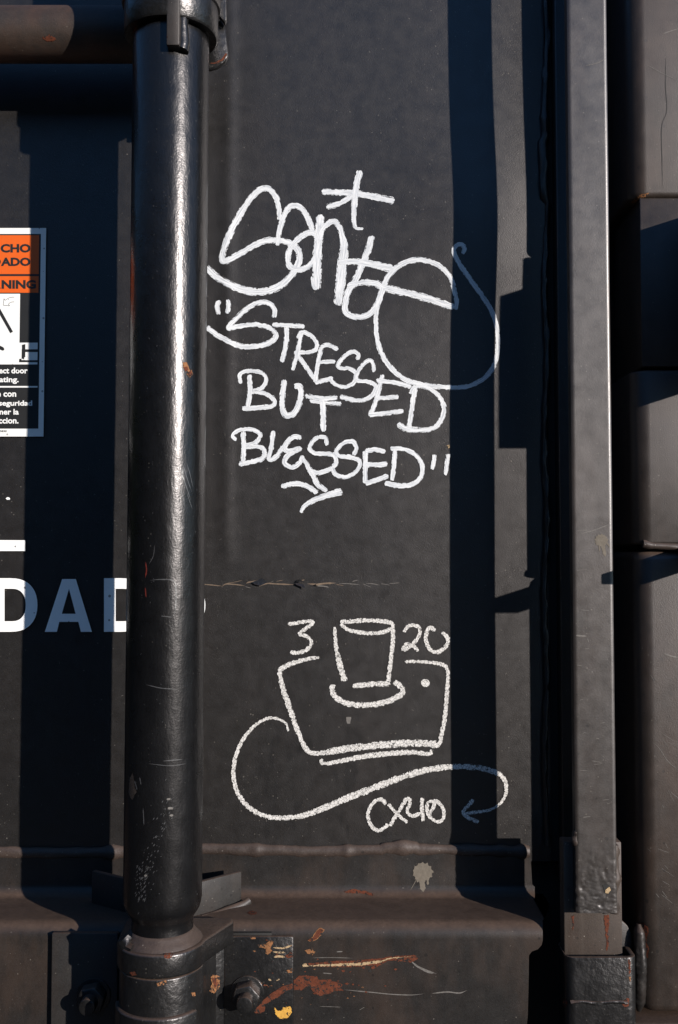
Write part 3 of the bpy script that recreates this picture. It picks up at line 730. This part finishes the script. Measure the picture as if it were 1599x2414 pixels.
letters(phr, "letter", [
    [([(120, 58), (111, 90), (121, 130)], 24), ([(163, 55), (168, 90), (160, 125)], 22)],
    [([(393, 145), (398, 108), (378, 78), (340, 67), (295, 78), (250, 108), (195, 160), (168, 198), (230, 186), (300, 179), (370, 195), (404, 228), (385, 262), (320, 286), (230, 288), (160, 260), (100, 225), (58, 192)], (24, 24, 24, 26, 26))],
    [([(385, 180), (470, 183), (548, 190)], 22), ([(457, 190), (455, 270), (434, 368)], 24)],
    [([(515, 250), (532, 216), (585, 240), (610, 285), (585, 315), (515, 318)], 21), ([(498, 312), (550, 385), (598, 452)], 22), ([(530, 222), (512, 318), (487, 408)], 22)],
    [([(632, 290), (615, 370), (600, 470)], 22), ([(628, 292), (665, 282), (715, 305)], 21), ([(612, 370), (655, 366), (702, 366)], 19), ([(598, 472), (640, 460), (690, 446)], 22)],
    [([(812, 357), (815, 328), (785, 315), (740, 345), (714, 383), (730, 398), (772, 400), (806, 428), (790, 473), (740, 492), (692, 472), (676, 448)], 20)],
    [([(893, 418), (890, 375), (870, 359), (835, 385), (803, 440), (815, 460), (860, 465), (900, 482), (893, 522), (850, 555), (785, 556), (725, 536)], (18, 20, 22, 26), .6)],
    [([(938, 430), (915, 520), (890, 600), (870, 630)], 23), ([(905, 458), (1000, 470), (1080, 492)], 22), ([(905, 547), (960, 545), (1018, 541)], 22), ([(866, 632), (950, 624), (1042, 611)], 23)],
    [([(1100, 495), (1085, 590), (1068, 700)], 24), ([(1078, 528), (1088, 500), (1110, 490), (1160, 495), (1212, 530), (1243, 590), (1233, 650), (1190, 698), (1110, 706), (1050, 700), (1012, 675)], (20, 22, 24, 26, 30), .6)],
    [([(230, 475), (222, 435), (255, 413), (318, 416), (354, 442), (345, 485), (308, 508), (272, 515), (340, 522), (390, 550), (392, 583), (340, 593), (235, 600)], (20, 20, 22, 26)), ([(272, 430), (274, 510), (264, 592)], 24)],
    [([(447, 455), (437, 530), (437, 600), (456, 634), (490, 625), (518, 580), (530, 525), (520, 488), (495, 492)], (26, 28, 30, 28))],
    [([(548, 535), (640, 550), (712, 543)], 24, .7), ([(572, 560), (650, 568), (732, 578)], 22, .9), ([(638, 560), (640, 640), (641, 715)], 28)],
    [([(207, 758), (188, 735), (220, 708), (285, 704), (325, 730), (300, 772), (250, 788), (320, 790), (348, 815), (335, 850), (280, 866), (218, 878)], (18, 22, 24, 24)), ([(240, 715), (243, 790), (240, 868)], 24)],
    [([(390, 710), (382, 790), (370, 852), (405, 840), (442, 788)], 24)],
    [([(532, 746), (490, 742), (448, 788), (465, 812), (525, 800), (465, 832), (447, 870), (482, 892), (520, 872), (542, 835)], 24)],
    [([(658, 785), (650, 745), (605, 748), (572, 792), (592, 820), (645, 826), (692, 832), (704, 872), (668, 905), (610, 920), (562, 905)], (20, 24))],
    [([(790, 832), (806, 800), (788, 765), (742, 772), (705, 812), (725, 838), (775, 842), (822, 862), (812, 905), (760, 940), (705, 930), (682, 895)], 22)],
    [([(852, 810), (850, 890), (850, 975)], 24), ([(850, 812), (900, 805), (952, 816)], 25), ([(852, 880), (910, 880), (962, 878)], 26), ([(850, 974), (910, 956), (966, 934)], 24)],
    [([(1000, 805), (994, 880), (985, 960)], 24), ([(975, 800), (1040, 802), (1100, 830), (1134, 882), (1128, 940), (1085, 978), (1020, 986), (948, 970)], (22, 22, 24, 28))],
    [([(1198, 830), (1185, 905)], 22), ([(1266, 826), (1258, 880), (1251, 933)], 22)],
    [([(538, 845), (565, 890), (592, 938), (612, 978), (660, 1012)], (20, 26, 22)), ([(430, 990), (500, 975), (560, 988), (612, 1022)], (24, 26, 26)), ([(735, 1012), (672, 1030), (600, 1055), (548, 1085), (528, 1120)], (36, 30, 26, 16))],
], *Z5, M['marker'])
drw = thing("graffiti_drawing", "chalky white doodle of a joystick with a trailing cord, numbers beside it", "graffiti", W(850, 1960, 5))
Z6 = ((460, 1320), 2.0103)
letters(drw, "pen_line", [
    [([(688, 296), (760, 289), (830, 287), (900, 292), (940, 300)], 20), ([(692, 300), (712, 324), (760, 340), (830, 348), (890, 342), (930, 326)], 18)],
    [([(938, 300), (938, 380), (928, 470), (915, 592)], 20), ([(920, 588), (850, 588), (745, 598)], 24, .7)],
    [([(662, 318), (666, 390), (682, 480), (710, 575)], (14, 20, 26, 28))],
    [([(657, 590), (650, 620), (672, 655), (720, 680), (800, 688), (880, 680), (950, 655), (985, 625), (965, 592), (942, 578)], 26, .8)],
    [([(590, 462), (530, 470), (460, 490), (410, 515), (402, 545), (420, 620), (455, 720), (490, 820), (520, 885), (548, 918)], (14, 22, 24, 26, 24, 22), .6)],
    [([(545, 918), (600, 915), (700, 898), (800, 885), (900, 876), (1050, 868), (1150, 876)], (22, 30, 34, 34, 32), 1.0)],
    [([(995, 483), (1060, 482), (1130, 488), (1182, 500), (1198, 530), (1195, 620), (1185, 740), (1170, 820), (1158, 872), (1130, 886)], (14, 18, 20, 20))],
    [([(598, 942), (607, 965), (680, 955), (800, 932), (920, 918), (1030, 912), (1110, 920), (1120, 898)], (16, 22, 24, 24, 18))],
    [([(442, 812), (432, 778), (400, 756), (350, 750), (290, 780), (235, 840), (200, 910), (182, 990), (190, 1070), (225, 1140), (280, 1190), (350, 1218), (430, 1222), (510, 1212), (600, 1180), (720, 1130), (850, 1080), (980, 1030), (1080, 1000), (1170, 985), (1270, 980), (1360, 988), (1430, 1010), (1468, 1045), (1474, 1100), (1450, 1150), (1400, 1183), (1340, 1195), (1280, 1200)], (10, 16, 18, 20, 22, 22, 28, 30, 30, 28, 26, 24, 12, 16), .9)],
    [([(1320, 1136), (1295, 1164), (1270, 1196), (1300, 1224), (1345, 1242)], 18)],
], *Z6, M['chalk'])
letters(drw, "letter", [
    [([(440, 306), (500, 296), (556, 292), (540, 315), (495, 350), (535, 365), (550, 395), (530, 425), (490, 440), (450, 438)], (16, 18, 18, 20))],
    [([(988, 342), (1015, 312), (1055, 315), (1066, 345), (1045, 385), (1010, 417), (985, 425), (1000, 400), (1030, 405), (1060, 432)], 17)],
    [([(1140, 335), (1112, 322), (1095, 360), (1102, 405), (1130, 434), (1168, 430), (1198, 395), (1195, 365), (1168, 345)], 20)],
], *Z6, M['chalk'])
letters(drw, "letter", [
    [([(330, 285), (318, 237), (270, 217), (200, 255), (150, 340), (135, 420), (165, 510), (220, 568), (280, 575), (340, 535), (366, 503)], 42)],
    [([(372, 272), (450, 365), (520, 430), (592, 488)], 38), ([(388, 530), (440, 440), (510, 330), (582, 205)], 42)],
    [([(582, 208), (618, 218), (616, 280), (592, 340), (612, 395), (670, 410), (742, 375)], 40), ([(760, 200), (760, 330), (775, 470)], 46)],
    [([(850, 390), (898, 295), (888, 245), (832, 255), (818, 330), (850, 420), (930, 475), (990, 460), (1015, 390), (1000, 320), (950, 255), (890, 228)], 40)],
], (840, 1840), 4.9, M['chalk'])

patch("pen_dot", [(460 + (1092 + 21 * math.cos(a)) / 2.0103, 1320 + (583 + 19 * math.sin(a)) / 2.0103) for a in [i * math.pi / 7 for i in range(14)]], H_panel, M['chalk'], drw, rag=.7, lift=.0004)
# ================================================================== WEAR: chips, rust, splats, scratches
Z2 = lambda l: [(440 + x / 2.8, 1940 + y / 2.8) for x, y in l]
patch("rust_patch", Z2([(765, 932), (800, 925), (900, 918), (1000, 908), (1100, 910), (1250, 893), (1300, 893), (1330, 880), (1500, 872), (1535, 880), (1520, 902), (1480, 922), (1400, 908), (1330, 908), (1280, 937), (1230, 967), (1212, 957), (1240, 937), (1150, 947), (1000, 952), (850, 947), (780, 946)]), H_sill, M['rust'], door)
patch("primer_scratch", Z2([(762, 930), (790, 928), (800, 940), (880, 934), (1000, 928), (1150, 922), (1305, 903), (1330, 890), (1500, 878), (1335, 897), (1270, 924), (1150, 940), (1000, 944), (890, 944), (800, 946), (770, 950)]), H_sill, M['cream'], door, lift=.0005)
patch("rust_patch", Z2([(708, 1040), (740, 1010), (790, 1005), (860, 1012), (870, 1035), (950, 1030), (960, 1045), (1010, 1055), (1030, 1065), (1020, 1090), (1040, 1110), (980, 1105), (940, 1130), (880, 1140), (840, 1120), (820, 1090), (790, 1075), (760, 1105), (712, 1100)]), H_sill, M['rust'], door)
patch("rust_patch", Z2([(800, 775), (830, 755), (850, 720), (880, 690), (912, 705), (890, 740), (860, 770), (820, 785)]), H_sill, M['rust_tan'], door, rag=1)
patch("rust_patch", Z2([(802, 772), (835, 757), (856, 722), (882, 697), (905, 707), (885, 737), (858, 765), (822, 780)]), H_sill, M['rust'], door, lift=.0005, rag=.6)
patch("rust_patch", Z2([(780, 840), (830, 826), (850, 850), (838, 872), (800, 865)]), H_sill, M['rust_tan'], door)
patch("rust_patch", Z2([(1035, 455), (1100, 435), (1180, 450), (1235, 468), (1230, 482), (1150, 466), (1060, 463)]), H_sill, M['rust'], door)
patch("rust_patch", Z2([(400, 595), (430, 580), (465, 590), (460, 605), (425, 608)]), H_sill, M['rust'], door, rag=.6)
for a, b in (((1060, 1060), 9), ((1100, 1065), 7), ((1135, 1070), 6), ((1035, 975), 9)):
    patch("rust_patch", Z2([(a[0] - b * 1.5, a[1]), (a[0], a[1] - b), (a[0] + b * 1.5, a[1]), (a[0], a[1] + b)]), H_sill, M['rust'], door, rag=.5)
strips("scratch", [(Z2(l), w) for l, w in (
    ([(1040, 1100), (1120, 1108), (1230, 1118), (1350, 1130), (1480, 1135), (1568, 1127)], 2.2), ([(1480, 910), (1530, 950), (1600, 985), (1640, 990)], 4.5), ([(1500, 930), (1560, 960), (1650, 995)], 2), ([(1620, 1125), (1720, 1115), (1800, 1122), (1850, 1105)], 3),
    ([(830, 890), (960, 888), (1100, 892)], 1.2), ([(990, 850), (1030, 848)], 3), ([(1140, 1235), (1175, 1215)], 1.2), ([(880, 1210), (1020, 1215)], 1), ([(900, 990), (960, 995)], 2))], H_sill, M['scratch'], door)
patch("rust_patch", Z2([(440, 1225), (480, 1190), (530, 1150), (580, 1110), (640, 1075), (698, 1060), (698, 1092), (660, 1105), (620, 1140), (570, 1165), (520, 1200), (515, 1240), (480, 1260), (450, 1250)]), H_mp, M['rust'], brk)
patch("rust_patch", Z2([(470, 805), (520, 795), (560, 770), (575, 785), (555, 820), (565, 845), (540, 870), (520, 860), (530, 830), (480, 820)]), H_mp, M['rust_tan'], brk)
patch("rust_patch", Z2([(650, 880), (690, 850), (700, 848), (700, 885), (670, 892)]), H_mp, M['rust'], brk)
patch("rust_patch", Z2([(660, 975), (698, 960), (698, 988), (670, 992)]), H_mp, M['rust_tan'], brk)
patch("rust_patch", Z2([(420, 757), (455, 752), (458, 765), (425, 766)]), H_mp, M['rust_tan'], brk, rag=.4)
strips("scratch", [(Z2(l), w) for l, w in (([(570, 822), (640, 826), (698, 805)], 4), ([(570, 850), (620, 855), (655, 852)], 4), ([(570, 885), (610, 880), (650, 885)], 5), ([(540, 1030), (560, 1040)], 4), ([(590, 1040), (615, 1030)], 3))], H_mp, M['cream'], brk)
patch("paint_dab", Z2([(580, 1215), (600, 1240), (622, 1243), (640, 1215), (690, 1213), (695, 1250), (670, 1287), (620, 1292), (590, 1267)]), H_mp, M['yellow'], brk, label="yellow paint dab", rag=1.6)
patch("rust_patch", Z2([(155, 1018), (175, 1000), (217, 1010), (220, 1080), (180, 1127), (150, 1112), (165, 1060)]), H_sock, M['rust_tan'], brk)
patch("rust_patch", Z2([(165, 1025), (212, 1015), (210, 1070), (185, 1095), (175, 1060)]), H_sock, M['rust'], brk, lift=.0005)
patch("rust_patch", Z2([(30, 1120), (55, 1118), (60, 1140), (40, 1145)]), H_sock, M['rust_tan'], brk, rag=.5)
patch("rust_patch", [(352, 2400), (375, 2396), (386, 2400), (375, 2409), (356, 2408)], Hit(brk.children[1]), M['rust'], brk, rag=.6)
patch("rust_patch", [(385, 2248), (402, 2243), (409, 2250), (400, 2260), (388, 2258)], H_flange, M['rust'], pipe_t, rag=.6)
patch("rust_patch", [(306, 2292), (318, 2290), (323, 2298), (312, 2300)], H_flange, M['rust'], pipe_t, rag=.5)
patch("rust_patch", [(370, 2318), (392, 2310), (394, 2320), (372, 2325)], H_sock, M['rust_tan'], brk, rag=.6)
for cx_, cy_, sx_, sy_, n_ in ((860, 2330, 90, 26, 26), (760, 2282, 60, 12, 14), (640, 2320, 30, 24, 12), (630, 2250, 30, 22, 10)):
    for i in range(n_):
        x, y = random.gauss(cx_, sx_), random.gauss(cy_, sy_); q = random.uniform(1.0, 3.2)
        if y > 2408 or y < 2215: continue
        patch("rust_chip", [(x - q * 1.6, y), (x - q * .3, y - q * .8), (x + q * 1.5, y - q * .2), (x + q * .4, y + q * .8)], H_mp if x < 688 else H_sill, M[random.choice(['rust', 'rust', 'rust_tan', 'dark'])], brk if x < 688 else door, rag=.5, sub=0)
# pipe chips
patch("rust_patch", [(431, 855), (440, 853), (445, 866), (452, 872), (455, 883), (447, 890), (439, 884), (440, 875), (432, 868)], H_pipe, M['rust_tan'], pipe_t, rag=.8)
patch("rust_patch", [(433, 866), (441, 864), (444, 872), (437, 876)], H_pipe, M['rust'], pipe_t, rag=.5, lift=.0005)
patch("rust_patch", [(440, 878), (450, 874), (454, 883), (446, 888)], H_pipe, M['rust'], pipe_t, rag=.5, lift=.0005)
patch("rust_patch", [(306, 1838), (314, 1820), (318, 1850), (322, 1868), (312, 1886), (304, 1870)], H_pipe, M['browned'], pipe_t, rag=1.2)
strips("scratch", [(l, w) for l, w in (
    ([(424, 1098), (430, 1120), (440, 1150), (450, 1180)], 2.2), ([(432, 1096), (440, 1125), (452, 1160)], 1.8), ([(440, 1092), (447, 1115), (455, 1150)], 1.6), ([(424, 1150), (432, 1175), (436, 1200)], 1.6), ([(440, 1160), (448, 1185), (453, 1200)], 1.4),
    ([(355, 1368), (380, 1366), (410, 1370), (415, 1395), (413, 1440), (405, 1455)], 2.5), ([(380, 1452), (405, 1455)], 2), ([(345, 1614), (380, 1622), (420, 1625)], 2), ([(350, 1800), (400, 1805), (440, 1800)], 1.6), ([(385, 1794), (430, 1790)], 2.4),
    ([(365, 1285), (362, 1310), (352, 1330)], 1.4), ([(318, 1840), (324, 1862)], 3), ([(330, 1832), (333, 1850)], 2.4), ([(338, 1905), (340, 1945)], 2), ([(432, 1105), (428, 1130)], 3))], H_pipe, M['silver'], pipe_t)
strips("red_scrape", [([(344, 1325), (346, 1345), (343, 1362)], 3), ([(343, 1385), (345, 1408)], 2.5)], H_pipe, M['redmark'], pipe_t, stuff=False)
ln = []
for i in range(95):     # pitted dashes low on the pipe
    a = random.random(); x = 400 - 80 * a + random.gauss(0, 7); y = 1895 + 225 * a + random.gauss(0, 22)
    L = random.uniform(2.5, 8); ln.append(([(x, y), (x + L * .55, y - L * .8)], random.uniform(1.0, 2.3)))
for i in range(45):
    x, y = random.uniform(322, 345), random.uniform(2040, 2130); L = random.uniform(3, 9); ln.append(([(x, y), (x + L * .45, y - L * .8)], random.uniform(1.2, 2.6)))
for i in range(140):
    x, y = random.uniform(312, 474), random.uniform(160, 2110); L = random.uniform(1, 5); ln.append(([(x, y), (x + random.uniform(-.5, .5) * L, y + L)], random.uniform(.7, 1.8)))
strips("chip", ln, H_pipe, M['silver'], pipe_t)
for cu_, cv_, r_ in ((398, 1884, 4), (402, 1905, 5), (404, 1922, 4), (344, 2064, 3.5)):
    patch("paint_chip", [(cu_ + r_ * 1.2 * math.cos(a), cv_ + r_ * .7 * math.sin(a)) for a in [i * math.pi / 4 for i in range(8)]], H_pipe, M['scratch'], pipe_t, rag=1)

def splat(c, r, hit, parent, drips):
    o = []; n = 40
    for i in range(n):
        a = 2 * math.pi * i / n; k = 1 + (.22 if i % 3 == 0 else 0) * random.random() + .08 * random.random()
        o.append((c[0] + r * k * math.cos(a), c[1] + r * k * .95 * math.sin(a)))
    patch("dried_splat", o, hit, M['splat'], parent, rag=.7)
    strips("drip", drips, hit, M['splat'], parent)
splat((997, 2056), 21, H_sill, door, [([(992, 2065), (996, 2085), (998, 2103)], 12), ([(1008, 2068), (1009, 2086)], 5), ([(985, 2068), (974, 2088), (967, 2100)], 1.2), ([(985, 2070), (985, 2080)], 5)])
splat((1418, 1274), 14, H_bar, bar_t, [([(1420, 1278), (1424, 1298), (1427, 1312)], 8), ([(1428, 1276), (1438, 1290)], 3), ([(1412, 1284), (1414, 1300)], 3)])

# horizontal crack in the door's paint with curled flakes
ZS = lambda l: [(480 + x / 3.267, 1330 + y / 3.267) for x, y in l]
strips("paint_crack", [(ZS(l), w) for l, w in (([(-40, 153), (0, 155), (60, 160), (140, 168)], 2.2), ([(140, 176), (170, 154), (240, 156), (318, 166)], 2.6), ([(165, 150), (240, 138), (303, 123)], 1.2), ([(328, 150), (345, 140), (400, 130), (440, 116)], 3), ([(430, 171), (490, 149), (560, 152), (695, 158)], 3), ([(560, 133), (615, 122)], 1), ([(700, 140), (780, 120)], 2), ([(800, 151), (870, 155), (940, 148), (1020, 145)], 4), ([(1020, 155), (1080, 166)], 1.2))], H_panel, M['tanline'], door, label="tan edge of a horizontal crack in the black paint")
strips("paint_crack", [(ZS(l), w) for l, w in (([(1040, 148), (1120, 151), (1205, 158)], 1.5), ([(1250, 148), (1310, 152), (1355, 162)], 1.3), ([(1365, 150), (1435, 161)], 1), ([(1430, 150), (1510, 143)], 1.2), ([(320, 172), (365, 184)], 1.2), ([(860, 165), (930, 170), (970, 180)], 2.6), ([(1145, 135), (1165, 128), (1190, 122)], 1.5), ([(520, 138), (540, 128)], 1), ([(1225, 150), (1290, 178)], 1))], H_panel, M['scratch'], door)
def flake(pts, hs, m):
    link("curled_flake", [W(u, v, h) for (u, v), h in zip(ZS(pts), hs)], [(0, 1, 2), (0, 2, 3), (0, 3, 4)] if len(pts) == 5 else [(0, 1, 2), (0, 2, 3)], m, door, smooth=80)
flake([(372, 140), (400, 158), (440, 166), (492, 140), (455, 106)], (3.2, 6, 7, 4, 3.2), M['cast'])
flake([(708, 143), (712, 158), (785, 186), (770, 158), (738, 148)], (3.5, 6, 9, 6, 4), M['cast'])
flake([(708, 138), (735, 116), (770, 130), (740, 140)], (4, 6, 4, 6), M['cast'])
flake([(862, 160), (880, 148), (930, 150), (880, 166)], (8, 5, 4, 5), M['tanline'])
patch("paint_chip", [(1054, 1050), (1060, 1049), (1061, 1055), (1057, 1058)], H_panel, M['cream'], door, rag=.6)
patch("paint_chip", [(14, 1175), (19, 1172), (24, 1174), (24, 1178), (17, 1178)], H_panel, M['letter_white'], door, rag=.6)
patch("stain", [(816, 1690), (828, 1690), (826, 1706), (818, 1706)], H_panel, M['scratch'], door, rag=.6)
ps = []
for i in range(110):
    x, y = random.uniform(20, 1235), random.uniform(30, 1960); L = random.uniform(2, 9); a = random.uniform(0, 6.3)
    ps.append(([(x, y), (x + L * math.cos(a), y + L * math.sin(a))], random.uniform(.5, 1.0)))
strips("scratch", ps, H_panel, M['scratch'], door)
patch("rust_patch", [(492, 150), (512, 151), (528, 141), (536, 128), (533, 125), (524, 138), (508, 147)], Hit(bpy.data.objects["hinge_lug.001"]), M['rust'], pipe_t, rag=.8)
patch("rust_patch", [(391, 96), (395, 84), (397, 96), (397, 107), (392, 107)], Hit(bpy.data.objects["tab"]), M['rust'], pipe_t, rag=.6)
patch("rust_patch", [(100, 86), (118, 82), (134, 92), (122, 98), (104, 95)], Hit(bpy.data.objects["rod"]), M['rust'], rt, rag=2.2)
# bar and post wear
bs = [([(1378, 156), (1410, 148), (1429, 137)], 1.2), ([(1370, 1258), (1400, 1250), (1440, 1235)], 1.6), ([(1358, 1498), (1382, 1500)], 4), ([(1395, 1793), (1420, 1798)], 1), ([(1385, 1505), (1388, 1515)], 2), ([(1425, 1500), (1440, 1512)], 1)]
for i in range(26):
    x, y = random.uniform(1356, 1440), random.uniform(1000, 1980); L = random.uniform(4, 26); bs.append(([(x, y), (min(x + L, 1444), y + random.uniform(-4, 4))], random.uniform(.6, 1.3)))
strips("scratch", bs, H_bar, M['scratch'], bar_t)
patch("torn_hole", [(1421, 2086), (1430, 2083), (1440, 2090), (1442, 2100), (1436, 2108), (1427, 2106), (1424, 2096)], H_bar, M['dark'], bar_t, rag=.6)
patch("rust_patch", [(1427, 2098), (1437, 2090), (1440, 2098), (1434, 2107), (1427, 2105)], H_bar, M['cream'], bar_t, rag=.6, lift=.0006)
for l in ([(1348, 2158), (1353, 2157), (1354, 2178), (1351, 2194)], [(1423, 2158), (1436, 2157), (1437, 2178), (1433, 2200), (1436, 2222), (1432, 2242), (1429, 2240), (1431, 2222), (1428, 2200)]):
    patch("rust_streak", l, H_tong, M['rust'], bar_t, rag=1.5)
for l, m_ in (([(1328, 2355), (1336, 2353), (1339, 2366), (1333, 2374), (1327, 2368)], 'rust'), ([(1465, 2365), (1478, 2352), (1484, 2354), (1482, 2372), (1472, 2373)], 'rust'), ([(1481, 2262), (1486, 2262), (1487, 2290), (1483, 2300)], 'rust'), ([(1482, 2302), (1487, 2300), (1486, 2315)], 'rust_tan')):
    patch("rust_patch", l, H_keep, M[m_], kt, rag=.8)
for l, m_ in (([(1500, 2178), (1515, 2174), (1527, 2182), (1530, 2195), (1524, 2215), (1529, 2232), (1527, 2256), (1519, 2262), (1517, 2240), (1520, 2215), (1513, 2195)], 'rust'), ([(1505, 2180), (1514, 2177), (1519, 2186), (1513, 2190)], 'rust_tan'), ([(1520, 2236), (1530, 2235), (1528, 2258), (1521, 2260)], 'rust'), ([(1518, 2275), (1524, 2276), (1521, 2288)], 'rust')):
    patch("rust_patch", l, H_c3, M[m_], post, rag=1)
cs = [([(1562, 80), (1580, 74), (1599, 68)], 1.6), ([(1565, 1540), (1580, 1546), (1599, 1550)], 3), ([(1540, 1750), (1555, 1765), (1575, 1795), (1599, 1815)], 1.1)]
for i in range(24):
    x, y = random.uniform(1525, 1580), random.uniform(1480, 2140); L = random.uniform(6, 40); a = random.uniform(.2, 1.2); cs.append(([(x, y), (x + L * math.cos(a), y + L * math.sin(a))], random.uniform(.5, 1.0)))
strips("scratch", cs, H_c3, M['scratch'], post)
strips("scratch", [([(1562, 80), (1580, 74), (1599, 68)], 1.6), ([(1520, 150), (1560, 172), (1599, 190)], .9)], H_c1, M['scratch'], post)
strips("rust_streak", [([(1570, 130), (1569, 200), (1572, 260), (1560, 300), (1561, 380), (1562, 440)], 1.6)], H_c1, M['dark'], post, stuff=False)
patch("rust_patch", [(1488, 476), (1500, 466), (1512, 458), (1530, 455), (1524, 463), (1505, 470), (1495, 480)], H_c1, M['rust_tan'], post, rag=1)
